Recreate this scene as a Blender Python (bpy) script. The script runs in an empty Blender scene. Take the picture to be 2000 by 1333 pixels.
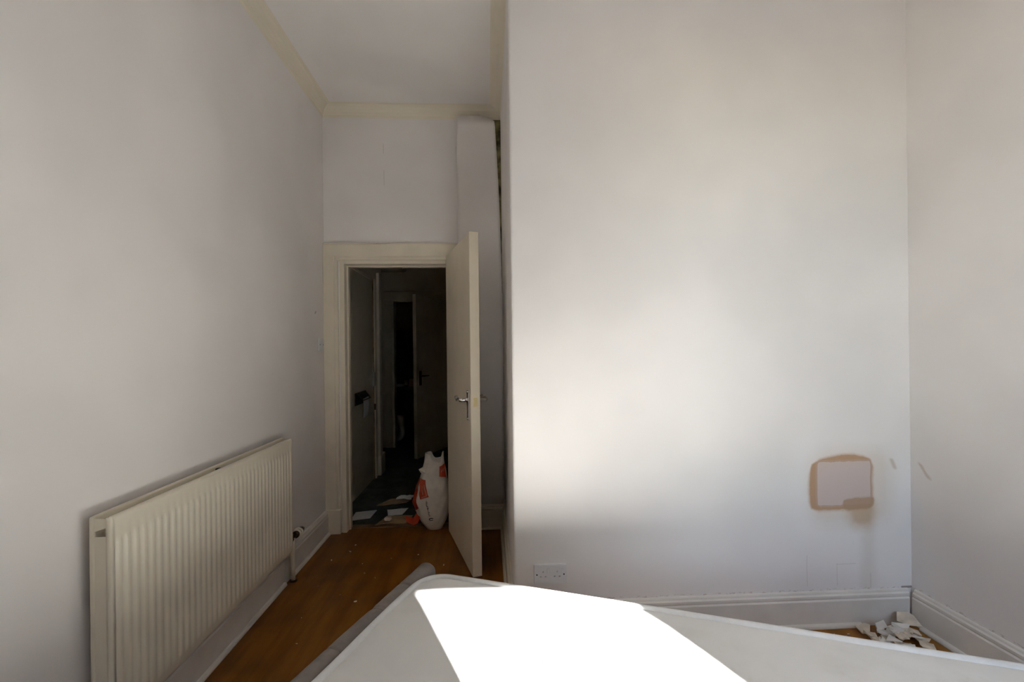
import bpy, bmesh, math, random
from math import radians, sin, cos, pi, atan2, hypot
from mathutils import Vector, Matrix

# ------------------------------------------------------------------ camera, world, sun, exposure
scene = bpy.context.scene
COL = scene.collection
EYE = 1.28                                    # lens height above the floor

cam_d = bpy.data.cameras.new('camera')
cam_d.sensor_width = 36.0
cam_d.lens = 16.0
cam_d.shift_y = 19.5 / 2000.0
cam_d.clip_start = 0.05
cam = bpy.data.objects.new('camera', cam_d)
COL.objects.link(cam)
cam.matrix_world = (Matrix.Translation((0, 0, EYE)) @ Matrix.Rotation(radians(-2.9), 4, 'Z')
                    @ Matrix.Rotation(radians(90), 4, 'X') @ Matrix.Rotation(radians(-0.65), 4, 'Z'))
scene.camera = cam

SUN_DIR = Vector((-0.42, 1.0, -0.846))        # the way the sunlight travels
world = bpy.data.worlds.new('world')
scene.world = world
world.use_nodes = True
wn = world.node_tree.nodes
wn.clear()
w_out = wn.new('ShaderNodeOutputWorld')
w_bg = wn.new('ShaderNodeBackground')
w_sky = wn.new('ShaderNodeTexSky')
w_sky.sky_type = 'NISHITA'
w_sky.sun_disc = False
w_sky.sun_elevation = radians(38)
w_sky.sun_rotation = radians(157)
w_sky.air_density = 1.0
w_sky.dust_density = 0.8
w_bg.inputs['Strength'].default_value = 0.70
world.node_tree.links.new(w_sky.outputs[0], w_bg.inputs['Color'])
world.node_tree.links.new(w_bg.outputs[0], w_out.inputs['Surface'])

sun_d = bpy.data.lights.new('sun_offscreen', 'SUN')
sun_d.energy = 41.0
sun_d.angle = radians(0.6)
sun_d.color = (1.0, 0.985, 0.985)
sun = bpy.data.objects.new('sun_offscreen', sun_d)
COL.objects.link(sun)
sun.rotation_euler = SUN_DIR.to_track_quat('-Z', 'Y').to_euler()
sun.location = (4, -9, 8)

vs = scene.view_settings
vs.view_transform = 'Standard'
vs.look = 'None'
vs.gamma = 1.0
vs.use_curve_mapping = False
vs.exposure = 1.14
scene.cycles.max_bounces = 8
scene.cycles.diffuse_bounces = 6
scene.cycles.sample_clamp_indirect = 6.0
scene.cycles.use_denoising = True
scene.cycles.use_adaptive_sampling = True
scene.cycles.adaptive_threshold = 0.035

rng = random.Random(7)

# ------------------------------------------------------------------ mesh helpers
def link(name, bm, m, parent=None, smooth=False, loc=None):
    me = bpy.data.meshes.new(name)
    bmesh.ops.recalc_face_normals(bm, faces=bm.faces[:])
    bm.to_mesh(me)
    bm.free()
    if smooth:
        for p in me.polygons:
            p.use_smooth = True
    o = bpy.data.objects.new(name, me)
    COL.objects.link(o)
    if m is not None:
        me.materials.append(m)
    if parent is not None:
        o.parent = parent
    if loc is not None:
        o.location = loc
    return o

def empty(name, loc=(0, 0, 0), rz=0.0):
    o = bpy.data.objects.new(name, None)
    COL.objects.link(o)
    o.location = loc
    o.rotation_euler = (0, 0, rz)
    o.empty_display_size = 0.05
    return o

def tag(o, label, cat, group=None, kind=None):
    o['label'] = label
    o['category'] = cat
    if group:
        o['group'] = group
    if kind:
        o['kind'] = kind
    return o

def struct(o, label, cat):
    return tag(o, label, cat, kind='structure')

def add_box(bm, x0, x1, y0, y1, z0, z1, mat=None):
    vs_ = [Vector((x, y, z)) for z in (z0, z1) for y in (y0, y1) for x in (x0, x1)]
    if mat is not None:
        vs_ = [mat @ v for v in vs_]
    b = [bm.verts.new(v) for v in vs_]
    for f in ((0, 2, 3, 1), (4, 5, 7, 6), (0, 1, 5, 4), (2, 6, 7, 3), (0, 4, 6, 2), (1, 3, 7, 5)):
        bm.faces.new([b[i] for i in f])
    return b

def box(x0, x1, y0, y1, z0, z1, bev=0.0, seg=2, mat=None):
    bm = bmesh.new()
    add_box(bm, x0, x1, y0, y1, z0, z1)
    if bev > 0:
        bmesh.ops.bevel(bm, geom=bm.edges[:], offset=bev, segments=seg, profile=0.5, affect='EDGES')
    if mat is not None:
        bmesh.ops.transform(bm, matrix=mat, verts=bm.verts[:])
    return bm

def wall_mesh(axis, a0, a1, b0, b1, z0, z1, holes=()):
    """slab along `axis` from a0..a1, thickness b0..b1, rectangular holes (h0,h1,zlo,zhi) cut right through"""
    xs = sorted(set([a0, a1] + [h for q in holes for h in q[:2]]))
    zs = sorted(set([z0, z1] + [h for q in holes for h in q[2:]]))
    xs = [x for x in xs if a0 <= x <= a1]
    zs = [z for z in zs if z0 <= z <= z1]
    solid = {}
    for i in range(len(xs) - 1):
        for k in range(len(zs) - 1):
            cx, cz = (xs[i] + xs[i + 1]) / 2, (zs[k] + zs[k + 1]) / 2
            solid[i, k] = not any(q[0] < cx < q[1] and q[2] < cz < q[3] for q in holes)
    bm = bmesh.new()
    cache = {}
    def V(a, b, z):
        key = (a, b, z)
        if key not in cache:
            cache[key] = bm.verts.new((a, b, z) if axis == 'x' else (b, a, z))
        return cache[key]
    def S(i, k):
        return solid.get((i, k), False)
    for (i, k), s in solid.items():
        if not s:
            continue
        xa, xb, za, zb = xs[i], xs[i + 1], zs[k], zs[k + 1]
        for b in (b0, b1):
            bm.faces.new([V(xa, b, za), V(xb, b, za), V(xb, b, zb), V(xa, b, zb)])
        if not S(i - 1, k):
            bm.faces.new([V(xa, b0, za), V(xa, b1, za), V(xa, b1, zb), V(xa, b0, zb)])
        if not S(i + 1, k):
            bm.faces.new([V(xb, b0, za), V(xb, b1, za), V(xb, b1, zb), V(xb, b0, zb)])
        if not S(i, k - 1):
            bm.faces.new([V(xa, b0, za), V(xb, b0, za), V(xb, b1, za), V(xa, b1, za)])
        if not S(i, k + 1):
            bm.faces.new([V(xa, b0, zb), V(xb, b0, zb), V(xb, b1, zb), V(xa, b1, zb)])
    return bm

def extrude_profile(prof, p0, p1, out, up=Vector((0, 0, 1)), end_shift=None, start_shift=None):
    """prof: closed list of (d, z); swept from p0 to p1; d along `out`, z along `up`. shifts: f(d,z)->extra length"""
    p0, p1, out = Vector(p0), Vector(p1), Vector(out)
    dirn = (p1 - p0).normalized()
    bm = bmesh.new()
    A, B = [], []
    for d, z in prof:
        a = p0 + out * d + up * z
        b = p1 + out * d + up * z
        if start_shift:
            a = a - dirn * start_shift(d, z)
        if end_shift:
            b = b + dirn * end_shift(d, z)
        A.append(bm.verts.new(a))
        B.append(bm.verts.new(b))
    n = len(prof)
    for i in range(n):
        j = (i + 1) % n
        bm.faces.new([A[i], A[j], B[j], B[i]])
    bm.faces.new(A[::-1])
    bm.faces.new(B)
    return bm

def add_lathe(bm, prof, mat, n=20, cap=True):
    """prof: list of (r, h) revolved about local z, then moved by mat"""
    rings = []
    for r, h in prof:
        rings.append([bm.verts.new(mat @ Vector((r * cos(2 * pi * k / n), r * sin(2 * pi * k / n), h))) for k in range(n)])
    for a, b in zip(rings, rings[1:]):
        for k in range(n):
            bm.faces.new([a[k], a[(k + 1) % n], b[(k + 1) % n], b[k]])
    if cap:
        bm.faces.new(rings[0][::-1])
        bm.faces.new(rings[-1])

def add_tube(bm, pts, r, n=10, closed=False, flat=1.0):
    pts = [Vector(p) for p in pts]
    rings = []
    m = len(pts)
    for i, p in enumerate(pts):
        a = pts[(i - 1) % m] if (closed or i > 0) else p
        b = pts[(i + 1) % m] if (closed or i < m - 1) else p
        t = (b - a).normalized()
        ref = Vector((0, 0, 1)) if abs(t.z) < 0.9 else Vector((1, 0, 0))
        s = t.cross(ref).normalized()
        u = s.cross(t).normalized()
        rr = r[i] if isinstance(r, (list, tuple)) else r
        rings.append([bm.verts.new(p + s * rr * cos(2 * pi * k / n) + u * rr * flat * sin(2 * pi * k / n)) for k in range(n)])
    pairs = list(zip(rings, rings[1:])) + ([(rings[-1], rings[0])] if closed else [])
    for a, b in pairs:
        for k in range(n):
            bm.faces.new([a[k], a[(k + 1) % n], b[(k + 1) % n], b[k]])
    if not closed:
        bm.faces.new(rings[0][::-1])
        bm.faces.new(rings[-1])

def solid(bm, th):
    bm.normal_update()
    bmesh.ops.solidify(bm, geom=bm.faces[:], thickness=th)

def axis_y(loc):
    return Matrix.Translation(loc) @ Matrix.Rotation(radians(-90), 4, 'X')    # local z -> +y

def axis_x(loc):
    return Matrix.Translation(loc) @ Matrix.Rotation(radians(90), 4, 'Y')     # local z -> +x

# ------------------------------------------------------------------ procedural materials
class E:
    """tiny expression builder on Math nodes"""
    def __init__(s, nt, sock):
        s.nt, s.s = nt, sock
    def op(s, kind, other=None, third=None, clamp=False):
        n = s.nt.nodes.new('ShaderNodeMath')
        n.operation = kind
        n.use_clamp = clamp
        for i, v in enumerate((s, other, third)):
            if v is None:
                continue
            if isinstance(v, E):
                s.nt.links.new(v.s, n.inputs[i])
            else:
                n.inputs[i].default_value = v
        return E(s.nt, n.outputs[0])
    def __add__(s, o): return s.op('ADD', o)
    def __sub__(s, o): return s.op('SUBTRACT', o)
    def __mul__(s, o): return s.op('MULTIPLY', o)
    def abs(s): return s.op('ABSOLUTE')
    def max(s, o): return s.op('MAXIMUM', o)
    def min(s, o): return s.op('MINIMUM', o)
    def smooth(s, a, b):
        """1 where s<=a falling to 0 at s>=b"""
        n = s.nt.nodes.new('ShaderNodeMapRange')
        n.interpolation_type = 'SMOOTHSTEP'
        n.inputs['From Min'].default_value = a
        n.inputs['From Max'].default_value = b
        n.inputs['To Min'].default_value = 1.0
        n.inputs['To Max'].default_value = 0.0
        s.nt.links.new(s.s, n.inputs['Value'])
        return E(s.nt, n.outputs[0])

def new_mat(name, rough=0.6, metallic=0.0, spec=0.35):
    m = bpy.data.materials.new(name)
    m.use_nodes = True
    b = m.node_tree.nodes['Principled BSDF']
    b.inputs['Roughness'].default_value = rough
    b.inputs['Metallic'].default_value = metallic
    b.inputs['Specular IOR Level'].default_value = spec
    return m, m.node_tree, b

def coords(nt, scale=(1, 1, 1)):
    tc = nt.nodes.new('ShaderNodeTexCoord')
    mp = nt.nodes.new('ShaderNodeMapping')
    mp.inputs['Scale'].default_value = scale
    nt.links.new(tc.outputs['Object'], mp.inputs['Vector'])
    return mp.outputs[0]

def noise(nt, vec, scale, detail=4.0, rough=0.55):
    n = nt.nodes.new('ShaderNodeTexNoise')
    n.inputs['Scale'].default_value = scale
    n.inputs['Detail'].default_value = detail
    n.inputs['Roughness'].default_value = rough
    nt.links.new(vec, n.inputs['Vector'])
    return E(nt, n.outputs[0])

def mixc(nt, fac, a, b):
    n = nt.nodes.new('ShaderNodeMix')
    n.data_type = 'RGBA'
    if isinstance(fac, E):
        nt.links.new(fac.s, n.inputs[0])
    else:
        n.inputs[0].default_value = fac
    for i, v in ((6, a), (7, b)):
        if isinstance(v, (tuple, list)):
            n.inputs[i].default_value = (*v, 1.0)
        else:
            nt.links.new(v, n.inputs[i])
    return n.outputs[2]

def bump(nt, b, height, strength, dist=0.002):
    n = nt.nodes.new('ShaderNodeBump')
    n.inputs['Strength'].default_value = strength
    n.inputs['Distance'].default_value = dist
    nt.links.new(height.s, n.inputs['Height'])
    nt.links.new(n.outputs[0], b.inputs['Normal'])

def plain(name, col, rough=0.5, metallic=0.0, var=0.10, scale=6.0, bmp=0.0, bscale=60.0, spec=0.35):
    m, nt, b = new_mat(name, rough, metallic, spec)
    v = coords(nt)
    n = noise(nt, v, scale, 2)
    dark = tuple(c * (1 - var) for c in col)
    lite = tuple(min(1, c * (1 + var * 0.6)) for c in col)
    nt.links.new(mixc(nt, n.smooth(0.3, 0.7), lite, dark), b.inputs['Base Color'])
    if bmp > 0:
        bump(nt, b, noise(nt, v, bscale, 2), bmp)
    return m

def sepxyz(nt):
    tc = nt.nodes.new('ShaderNodeTexCoord')
    s = nt.nodes.new('ShaderNodeSeparateXYZ')
    nt.links.new(tc.outputs['Object'], s.inputs[0])
    return [E(nt, s.outputs[i]) for i in range(3)]

def boxd(p, q, cp, cq, hp, hq, r=0.0):
    """signed-ish distance to a rounded rectangle in the plane (p,q)"""
    a = ((p - cp).abs() - (hp - r)).max(0.0)
    c = ((q - cq).abs() - (hq - r)).max(0.0)
    inner = ((p - cp).abs() - hp).max((q - cq).abs() - hq).min(0.0)
    return (a * a + c * c).op('SQRT') - r + (inner if r == 0 else inner.max(-10.0).min(0.0) * 1.0)

def wall_paint(name, col, extra=None, var=0.035):
    m, nt, b = new_mat(name, 0.85, 0, 0.15)
    v = coords(nt)
    n = noise(nt, v, 1.6, 2)
    lite = tuple(min(1, c * (1 + var)) for c in col)
    dark = tuple(c * (1 - var) for c in col)
    c = mixc(nt, n.smooth(0.35, 0.65), lite, dark)
    if extra:
        c = extra(nt, c, v)
    nt.links.new(c, b.inputs['Base Color'])
    bump(nt, b, noise(nt, v, 30, 2), 0.10, 0.004)
    return m

def breast_marks(nt, c, v):
    x, y, z = sepxyz(nt)
    wob = (noise(nt, v, 9.0, 3) - 0.5) * 0.035
    wob2 = (noise(nt, v, 24.0, 4) - 0.5) * 0.03
    xx, zz = x + wob, z + wob2 * 0.7
    # soft yellow halo to the right of and below the patch
    h1 = boxd(xx, zz, 1.668, 0.632, 0.170, 0.150, 0.07)
    c = mixc(nt, h1.smooth(-0.04, 0.085) * 0.34, c, (0.64, 0.50, 0.36))
    h2 = boxd(xx + wob, zz + wob, 1.715, 0.505, 0.058, 0.050, 0.045)
    c = mixc(nt, h2.smooth(-0.04, 0.055) * 0.80, c, (0.56, 0.39, 0.25))
    h3 = boxd(x + wob * 0.8, z, 1.745, 0.36, 0.012, 0.20, 0.01)
    c = mixc(nt, h3.smooth(-0.008, 0.05) * 0.22, c, (0.48, 0.40, 0.27))
    # rust coloured ring, arched along the top
    arch = (x - 1.645) * (x - 1.645) * 1.3 * z.smooth(0.62, 0.68).op('MULTIPLY_ADD', -1.0, 1.0)
    d = boxd(x + wob * 0.6, z + arch + wob2 * 0.45, 1.618, 0.655, 0.150, 0.128, 0.05)
    c = mixc(nt, d.smooth(-0.012, 0.014), c, (0.52, 0.33, 0.205))
    # grey-pink filler inside, lower right corner left brown
    di = boxd(x + wob * 0.3, z + wob2 * 0.4, 1.632, 0.650, 0.130, 0.104, 0.02)
    c = mixc(nt, di.smooth(-0.012, 0.008), c, (0.64, 0.525, 0.475))
    edge = (di + 0.004).abs().smooth(0.0, 0.006)
    c = mixc(nt, edge * 0.45, c, (0.34, 0.20, 0.12))
    db = boxd(x + wob, z + wob2 * 0.8 - (x - 1.70) * 0.08, 1.700, 0.555, 0.072, 0.026, 0.024)
    c = mixc(nt, db.smooth(-0.008, 0.010) * 0.9, c, (0.46, 0.31, 0.20))
    # rubbed mark right of the patch
    sl = boxd(x + (z - 0.735) * 0.42 + wob * 0.2, z, 1.872, 0.735, 0.004, 0.020, 0.004)
    c = mixc(nt, sl.smooth(-0.002, 0.012) * 0.45, c, (0.44, 0.32, 0.21))
    # hairline cracks in the plaster below, dirty joint above the skirting
    for cx, cz, hx, hz in ((1.452, 0.25, 0.0008, 0.07), (1.595, 0.23, 0.0008, 0.05), (1.64, 0.277, 0.045, 0.0008), (1.757, 0.195, 0.0012, 0.035)):
        dd = boxd(x + wob * 0.15, z + wob2 * 0.15, cx, cz, hx, hz)
        c = mixc(nt, dd.smooth(0.0, 0.0022) * 0.22, c, (0.34, 0.27, 0.20))
    dirt = noise(nt, coords(nt, (1, 1, 2.2)), 60.0, 4).smooth(0.40, 0.47)
    strip = (z - 0.161).abs().smooth(0.001, 0.008)
    c = mixc(nt, dirt * strip * 0.45, c, (0.40, 0.31, 0.20))
    cdirt = boxd(x + wob * 0.3, z, 1.93, 0.160, 0.025, 0.003, 0.002)
    c = mixc(nt, cdirt.smooth(-0.001, 0.005) * 0.75, c, (0.22, 0.16, 0.12))
    return c

def right_marks(nt, c, v):
    x, y, z = sepxyz(nt)
    wob = (noise(nt, v, 14.0, 3) - 0.5) * 0.05
    sl = boxd(y - (z - 0.715) * 0.75 + wob * 0.5, z + wob * 0.4, 1.955, 0.715, 0.004, 0.026, 0.004)
    c = mixc(nt, sl.smooth(-0.003, 0.012) * 0.45, c, (0.44, 0.32, 0.21))
    dirt = noise(nt, coords(nt, (1, 1, 2.2)), 55.0, 4).smooth(0.40, 0.47)
    strip = (z - 0.162).abs().smooth(0.001, 0.009)
    c = mixc(nt, dirt * strip * 0.5, c, (0.40, 0.31, 0.20))
    return c

def left_marks(nt, c, v):
    x, y, z = sepxyz(nt)
    wob = (noise(nt, v, 20.0, 3) - 0.5) * 0.03
    d = boxd(y + (z - 1.56) * -0.8 + wob * 0.3, z, 3.135, 1.555, 0.010, 0.008, 0.003)
    c = mixc(nt, d.smooth(-0.002, 0.005) * 0.55, c, (0.28, 0.22, 0.17))
    return c

def far_marks(nt, c, v):
    x, y, z = sepxyz(nt)
    for cx, cz, hz in ((-0.738, 2.74, 0.035), (-0.736, 2.53, 0.055)):
        d = boxd(x, z, cx, cz, 0.0010, hz)
        c = mixc(nt, d.smooth(0.0, 0.002) * 0.35, c, (0.40, 0.34, 0.28))
    # brown smudge at the end of the door head
    wob = (noise(nt, v, 26.0, 3) - 0.5) * 0.05
    return c

WALL = (0.84, 0.80, 0.77)         # the one off-white paint of the bedroom walls
M = {}
M['wall_cream'] = wall_paint('wall_cream', WALL, left_marks)
M['wall_far'] = wall_paint('wall_far', WALL, far_marks)
M['wall_breast'] = wall_paint('wall_breast', WALL, breast_marks)
M['wall_right'] = wall_paint('wall_right', WALL, right_marks)
M['wall_plain'] = wall_paint('wall_plain', WALL)
M['ceiling'] = wall_paint('ceiling', (0.87, 0.835, 0.80))
M['coving'] = wall_paint('coving', (0.83, 0.755, 0.62))
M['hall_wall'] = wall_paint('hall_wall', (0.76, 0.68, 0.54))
M['gloss_white'] = plain('gloss_white', (0.74, 0.70, 0.63), 0.42, var=0.06, bmp=0.05)
M['skirting'] = plain('skirting', (0.77, 0.73, 0.67), 0.45, var=0.07, bmp=0.06)
M['casing'] = plain('casing', (0.80, 0.72, 0.58), 0.45, var=0.05, bmp=0.05)
M['door_paint'] = plain('door_paint', (0.80, 0.71, 0.56), 0.40, var=0.04, bmp=0.04, bscale=25)
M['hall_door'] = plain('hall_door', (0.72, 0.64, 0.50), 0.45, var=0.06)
M['radiator'] = plain('radiator', (0.81, 0.74, 0.60), 0.33, var=0.03, spec=0.5)
M['chrome'] = plain('chrome', (0.75, 0.74, 0.73), 0.18, 1.0, var=0.05)
M['brass'] = plain('brass', (0.80, 0.66, 0.36), 0.28, 1.0, var=0.10)
M['bronze'] = plain('bronze', (0.16, 0.11, 0.06), 0.35, 0.8, var=0.2)
M['dark_metal'] = plain('dark_metal', (0.05, 0.045, 0.04), 0.4, 0.6)
M['black'] = plain('black', (0.012, 0.011, 0.010), 0.6)
M['plastic_white'] = plain('plastic_white', (0.78, 0.78, 0.78), 0.35, var=0.03)
M['plastic_tub'] = plain('plastic_tub', (0.68, 0.68, 0.64), 0.4, var=0.05)
M['raw_wood'] = plain('raw_wood', (0.40, 0.26, 0.10), 0.7, var=0.4, scale=14)
M['threshold'] = plain('threshold', (0.24, 0.15, 0.07), 0.55, var=0.3, scale=10)
M['card'] = plain('card', (0.42, 0.30, 0.17), 0.85, var=0.2, scale=9)
M['paper'] = plain('paper', (0.80, 0.79, 0.80), 0.8, var=0.04, scale=20)
M['flake'] = plain('flake', (0.66, 0.57, 0.45), 0.8, var=0.16, scale=22, bmp=0.3, bscale=90)
M['flake_white'] = plain('flake_white', (0.72, 0.68, 0.63), 0.75, var=0.08, scale=20, bmp=0.2, bscale=90)
M['sack_white'] = plain('sack_white', (0.72, 0.66, 0.58), 0.45, var=0.10, scale=14, bmp=0.25, bscale=30)
M['sack_red'] = plain('sack_red', (0.50, 0.062, 0.02), 0.42, var=0.15, scale=16, bmp=0.2, bscale=30)
M['sack_pale'] = plain('sack_pale', (0.58, 0.27, 0.19), 0.5, var=0.1)
M['ink'] = plain('ink', (0.035, 0.03, 0.03), 0.6)
M['bedframe'] = plain('bedframe', (0.24, 0.205, 0.185), 0.85, var=0.16, scale=18, bmp=0.35, bscale=260)
M['slat'] = plain('slat', (0.55, 0.40, 0.24), 0.6, var=0.2)
M['plaster'] = plain('plaster', (0.30, 0.26, 0.12), 0.9, var=0.75, scale=16, bmp=0.5, bscale=40)
M['paper_strip'] = wall_paint('paper_strip', WALL)
M['frame_white'] = plain('frame_white', (0.80, 0.80, 0.79), 0.4, var=0.03)
M['bench'] = plain('bench', (0.035, 0.030, 0.024), 0.6, var=0.3)
M['dim_green'] = plain('dim_green', (0.10, 0.11, 0.09), 0.7, var=0.3)
M['ground'] = plain('ground', (0.10, 0.105, 0.11), 0.9, var=0.2, scale=1.0)

def mattress_mat():
    m, nt, b = new_mat('mattress_cloth', 0.9, 0, 0.2)
    v = coords(nt)
    n = noise(nt, v, 3.5, 5)
    c = mixc(nt, n.smooth(0.30, 0.48), (0.75, 0.74, 0.72), (0.69, 0.675, 0.645))
    n2 = noise(nt, v, 7.0, 4)
    c = mixc(nt, n2.smooth(0.30, 0.36) * 0.35, c, (0.62, 0.57, 0.46))
    nt.links.new(c, b.inputs['Base Color'])
    bump(nt, b, noise(nt, v, 5, 3) + noise(nt, v, 420, 2) * 0.06, 0.35, 0.010)
    return m
M['mattress'] = mattress_mat()
M['piping'] = plain('piping', (0.72, 0.715, 0.70), 0.8, var=0.04, scale=30)

def floor_mat():
    m, nt, b = new_mat('floor_wood', 0.45, 0, 0.25)
    v = coords(nt, (16, 1.6, 1))
    n = noise(nt, v, 1.0, 8, 0.6)
    v2 = coords(nt)
    n2 = noise(nt, v2, 3.0, 5)
    c = mixc(nt, n.smooth(0.34, 0.66), (0.310, 0.118, 0.012), (0.205, 0.073, 0.005))
    c = mixc(nt, n2.smooth(0.35, 0.62) * 0.45, c, (0.095, 0.050, 0.018))
    scuff = noise(nt, coords(nt, (9, 3, 1)), 4.0, 8, 0.75)
    c = mixc(nt, (scuff * -1.0 + 1.0).smooth(0.28, 0.36) * 0.35, c, (0.36, 0.24, 0.12))
    nt.links.new(c, b.inputs['Base Color'])
    r = noise(nt, v2, 7.0, 5).op('MULTIPLY_ADD', 0.30, 0.24)
    nt.links.new(r.s, b.inputs['Roughness'])
    bump(nt, b, n, 0.12, 0.002)
    return m
M['floor'] = floor_mat()

def carpet_mat():
    m, nt, b = new_mat('hall_carpet', 0.95, 0, 0.1)
    v = coords(nt)
    n = noise(nt, v, 4.5, 6, 0.7)
    c = mixc(nt, n.smooth(0.36, 0.62), (0.095, 0.108, 0.094), (0.052, 0.062, 0.055))
    n2 = noise(nt, coords(nt, (3, 14, 1)), 3.0, 5)
    c = mixc(nt, n2.smooth(0.30, 0.36) * 0.5, c, (0.19, 0.185, 0.15))
    nt.links.new(c, b.inputs['Base Color'])
    bump(nt, b, noise(nt, v, 220, 3), 0.6, 0.004)
    return m
M['carpet'] = carpet_mat()

def glass_mat():
    m = bpy.data.materials.new('pane_glass')
    m.use_nodes = True
    nt = m.node_tree
    nt.nodes.clear()
    out = nt.nodes.new('ShaderNodeOutputMaterial')
    mx = nt.nodes.new('ShaderNodeMixShader')
    tr = nt.nodes.new('ShaderNodeBsdfTransparent')
    gl = nt.nodes.new('ShaderNodeBsdfGlossy')
    gl.inputs['Roughness'].default_value = 0.02
    tr.inputs['Color'].default_value = (0.97, 0.985, 0.98, 1)
    mx.inputs[0].default_value = 0.07
    nt.links.new(tr.outputs[0], mx.inputs[1])
    nt.links.new(gl.outputs[0], mx.inputs[2])
    nt.links.new(mx.outputs[0], out.inputs['Surface'])
    return m
M['glass'] = glass_mat()

# ------------------------------------------------------------------ room shell
XL, XR = -1.165, 1.956          # left and right wall faces
YW, YB, YD = -0.95, 2.025, 3.30  # window wall, chimney breast face, door wall face
XB = 0.102                      # outer corner of the chimney breast
ZC = 3.03
XH = 1.10                       # right wall of the hall behind
YH = 6.20                       # far wall of the hall

struct(link('floor', box(XL - 0.15, XR + 0.15, YW - 0.05, 3.385, -0.10, 0.0), M['floor']),
       'brown varnished wooden floor of the bedroom, spotted with paint', 'floor')
struct(link('floor_hall', box(-2.6, XH + 0.1, 3.385, 9.2, -0.10, 0.0), M['carpet']),
       'worn dark teal carpet of the hallway beyond the doorway', 'floor')
struct(link('ceiling', box(XL - 0.15, XR + 0.15, YW - 0.2, YD + 0.12, ZC, ZC + 0.1), M['ceiling']),
       'plain off-white bedroom ceiling', 'ceiling')
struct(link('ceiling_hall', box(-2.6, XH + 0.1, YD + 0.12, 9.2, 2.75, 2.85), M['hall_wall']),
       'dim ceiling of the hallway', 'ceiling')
struct(link('wall_left', wall_mesh('y', YW - 0.2, 3.42, XL - 0.15, XL, 0.0, ZC), M['wall_cream']),
       'long cream wall carrying the radiator and light switch', 'wall')
struct(link('wall_right', wall_mesh('y', YW - 0.2, YB + 0.15, XR, XR + 0.15, 0.0, ZC), M['wall_right']),
       'off-white wall meeting the stained wall in a corner', 'wall')
struct(link('wall_far', wall_mesh('x', XL - 0.15, XB + 0.6, YD, YD + 0.12, 0.0, ZC,
                                  holes=[(-1.055, -0.270, -1.0, 1.945)]), M['wall_far']),
       'cream wall with the doorway in it', 'wall')
bm = bmesh.new()
add_box(bm, XB, XR + 0.15, YB, YD + 0.0, 0.0, ZC)
ed = [e for e in bm.edges if all(abs(v.co.x - XB) < 1e-6 and abs(v.co.y - YB) < 1e-6 for v in e.verts)]
bmesh.ops.bevel(bm, geom=ed, offset=0.012, segments=4, profile=0.5, affect='EDGES')
wb = struct(link('wall_chimney_breast', bm, M['wall_breast']),
            'white projecting wall with a rust-edged square stain low down', 'wall')
wb.data.materials.append(M['wall_cream'])          # the side facing the alcove is painted cream
for p in wb.data.polygons:
    if p.normal.x < -0.9:
        p.material_index = 1
WX0, WX1, WZ0, WZ1 = 0.8075, 1.583, 0.72, 2.783
struct(link('wall_window', wall_mesh('x', XL - 0.15, XR + 0.15, YW - 0.2, YW, 0.0, ZC,
                                     holes=[(WX0, WX1, WZ0, WZ1)]), M['wall_plain']),
       'wall with the tall sash window that lets the daylight in', 'wall')

# the sash window behind the camera
def sash(name, x0, x1, label):
    win = struct(empty(name, ((x0 + x1) / 2, YW - 0.13, WZ0)), label, 'window')
    def wpart(nm, xa, xb, y0, y1, z0, z1, m, bev=0.004):
        o = link(nm, box(xa, xb, y0, y1, z0, z1, bev, 1), m, win)
        o.matrix_parent_inverse = Matrix.Translation(-win.location)
    fy0, fy1 = -1.13, -1.07
    wpart('jamb', x0, x0 + 0.05, fy0, fy1, WZ0, WZ1, M['frame_white'])
    wpart('jamb', x1 - 0.05, x1, fy0, fy1, WZ0, WZ1, M['frame_white'])
    wpart('head', x0 + 0.05, x1 - 0.05, fy0, fy1, WZ1 - 0.05, WZ1, M['frame_white'])
    wpart('bottom_rail', x0 + 0.05, x1 - 0.05, fy0, fy1, WZ0, WZ0 + 0.07, M['frame_white'])
    wpart('meeting_rail', x0 + 0.05, x1 - 0.05, fy0, fy1, 1.74, 1.785, M['frame_white'])
    wpart('pane', x0 + 0.045, x1 - 0.045, -1.102, -1.098, WZ0 + 0.065, 1.745, M['glass'], 0)
    wpart('pane', x0 + 0.045, x1 - 0.045, -1.102, -1.098, 1.78, WZ1 - 0.045, M['glass'], 0)
    wpart('window_sill', x0 - 0.04, x1 + 0.04, -1.07, YW + 0.05, WZ0 - 0.03, WZ0 + 0.005, M['frame_white'])
sash('window_1', WX0, WX1, 'tall white sash window letting in the sunbeam')

struct(link('ground_outside', box(-30, 30, -45, YW - 0.2, -0.75, -0.6), M['ground']),
       'pale paved ground outside the window', 'ground')

M['brick'] = plain('brick', (0.30, 0.25, 0.22), 0.9, var=0.25, scale=3.0)
bm = bmesh.new()
add_box(bm, 4.93, 22, -19.0, -11.1, -0.62, 10.6)  # unseen block, added and placed to keep sun off the lower window
struct(link('sun_shade_block', bm, M['brick']), 'unseen brick-coloured block added outside to shade the lower part of the window', 'shade_block')

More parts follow.
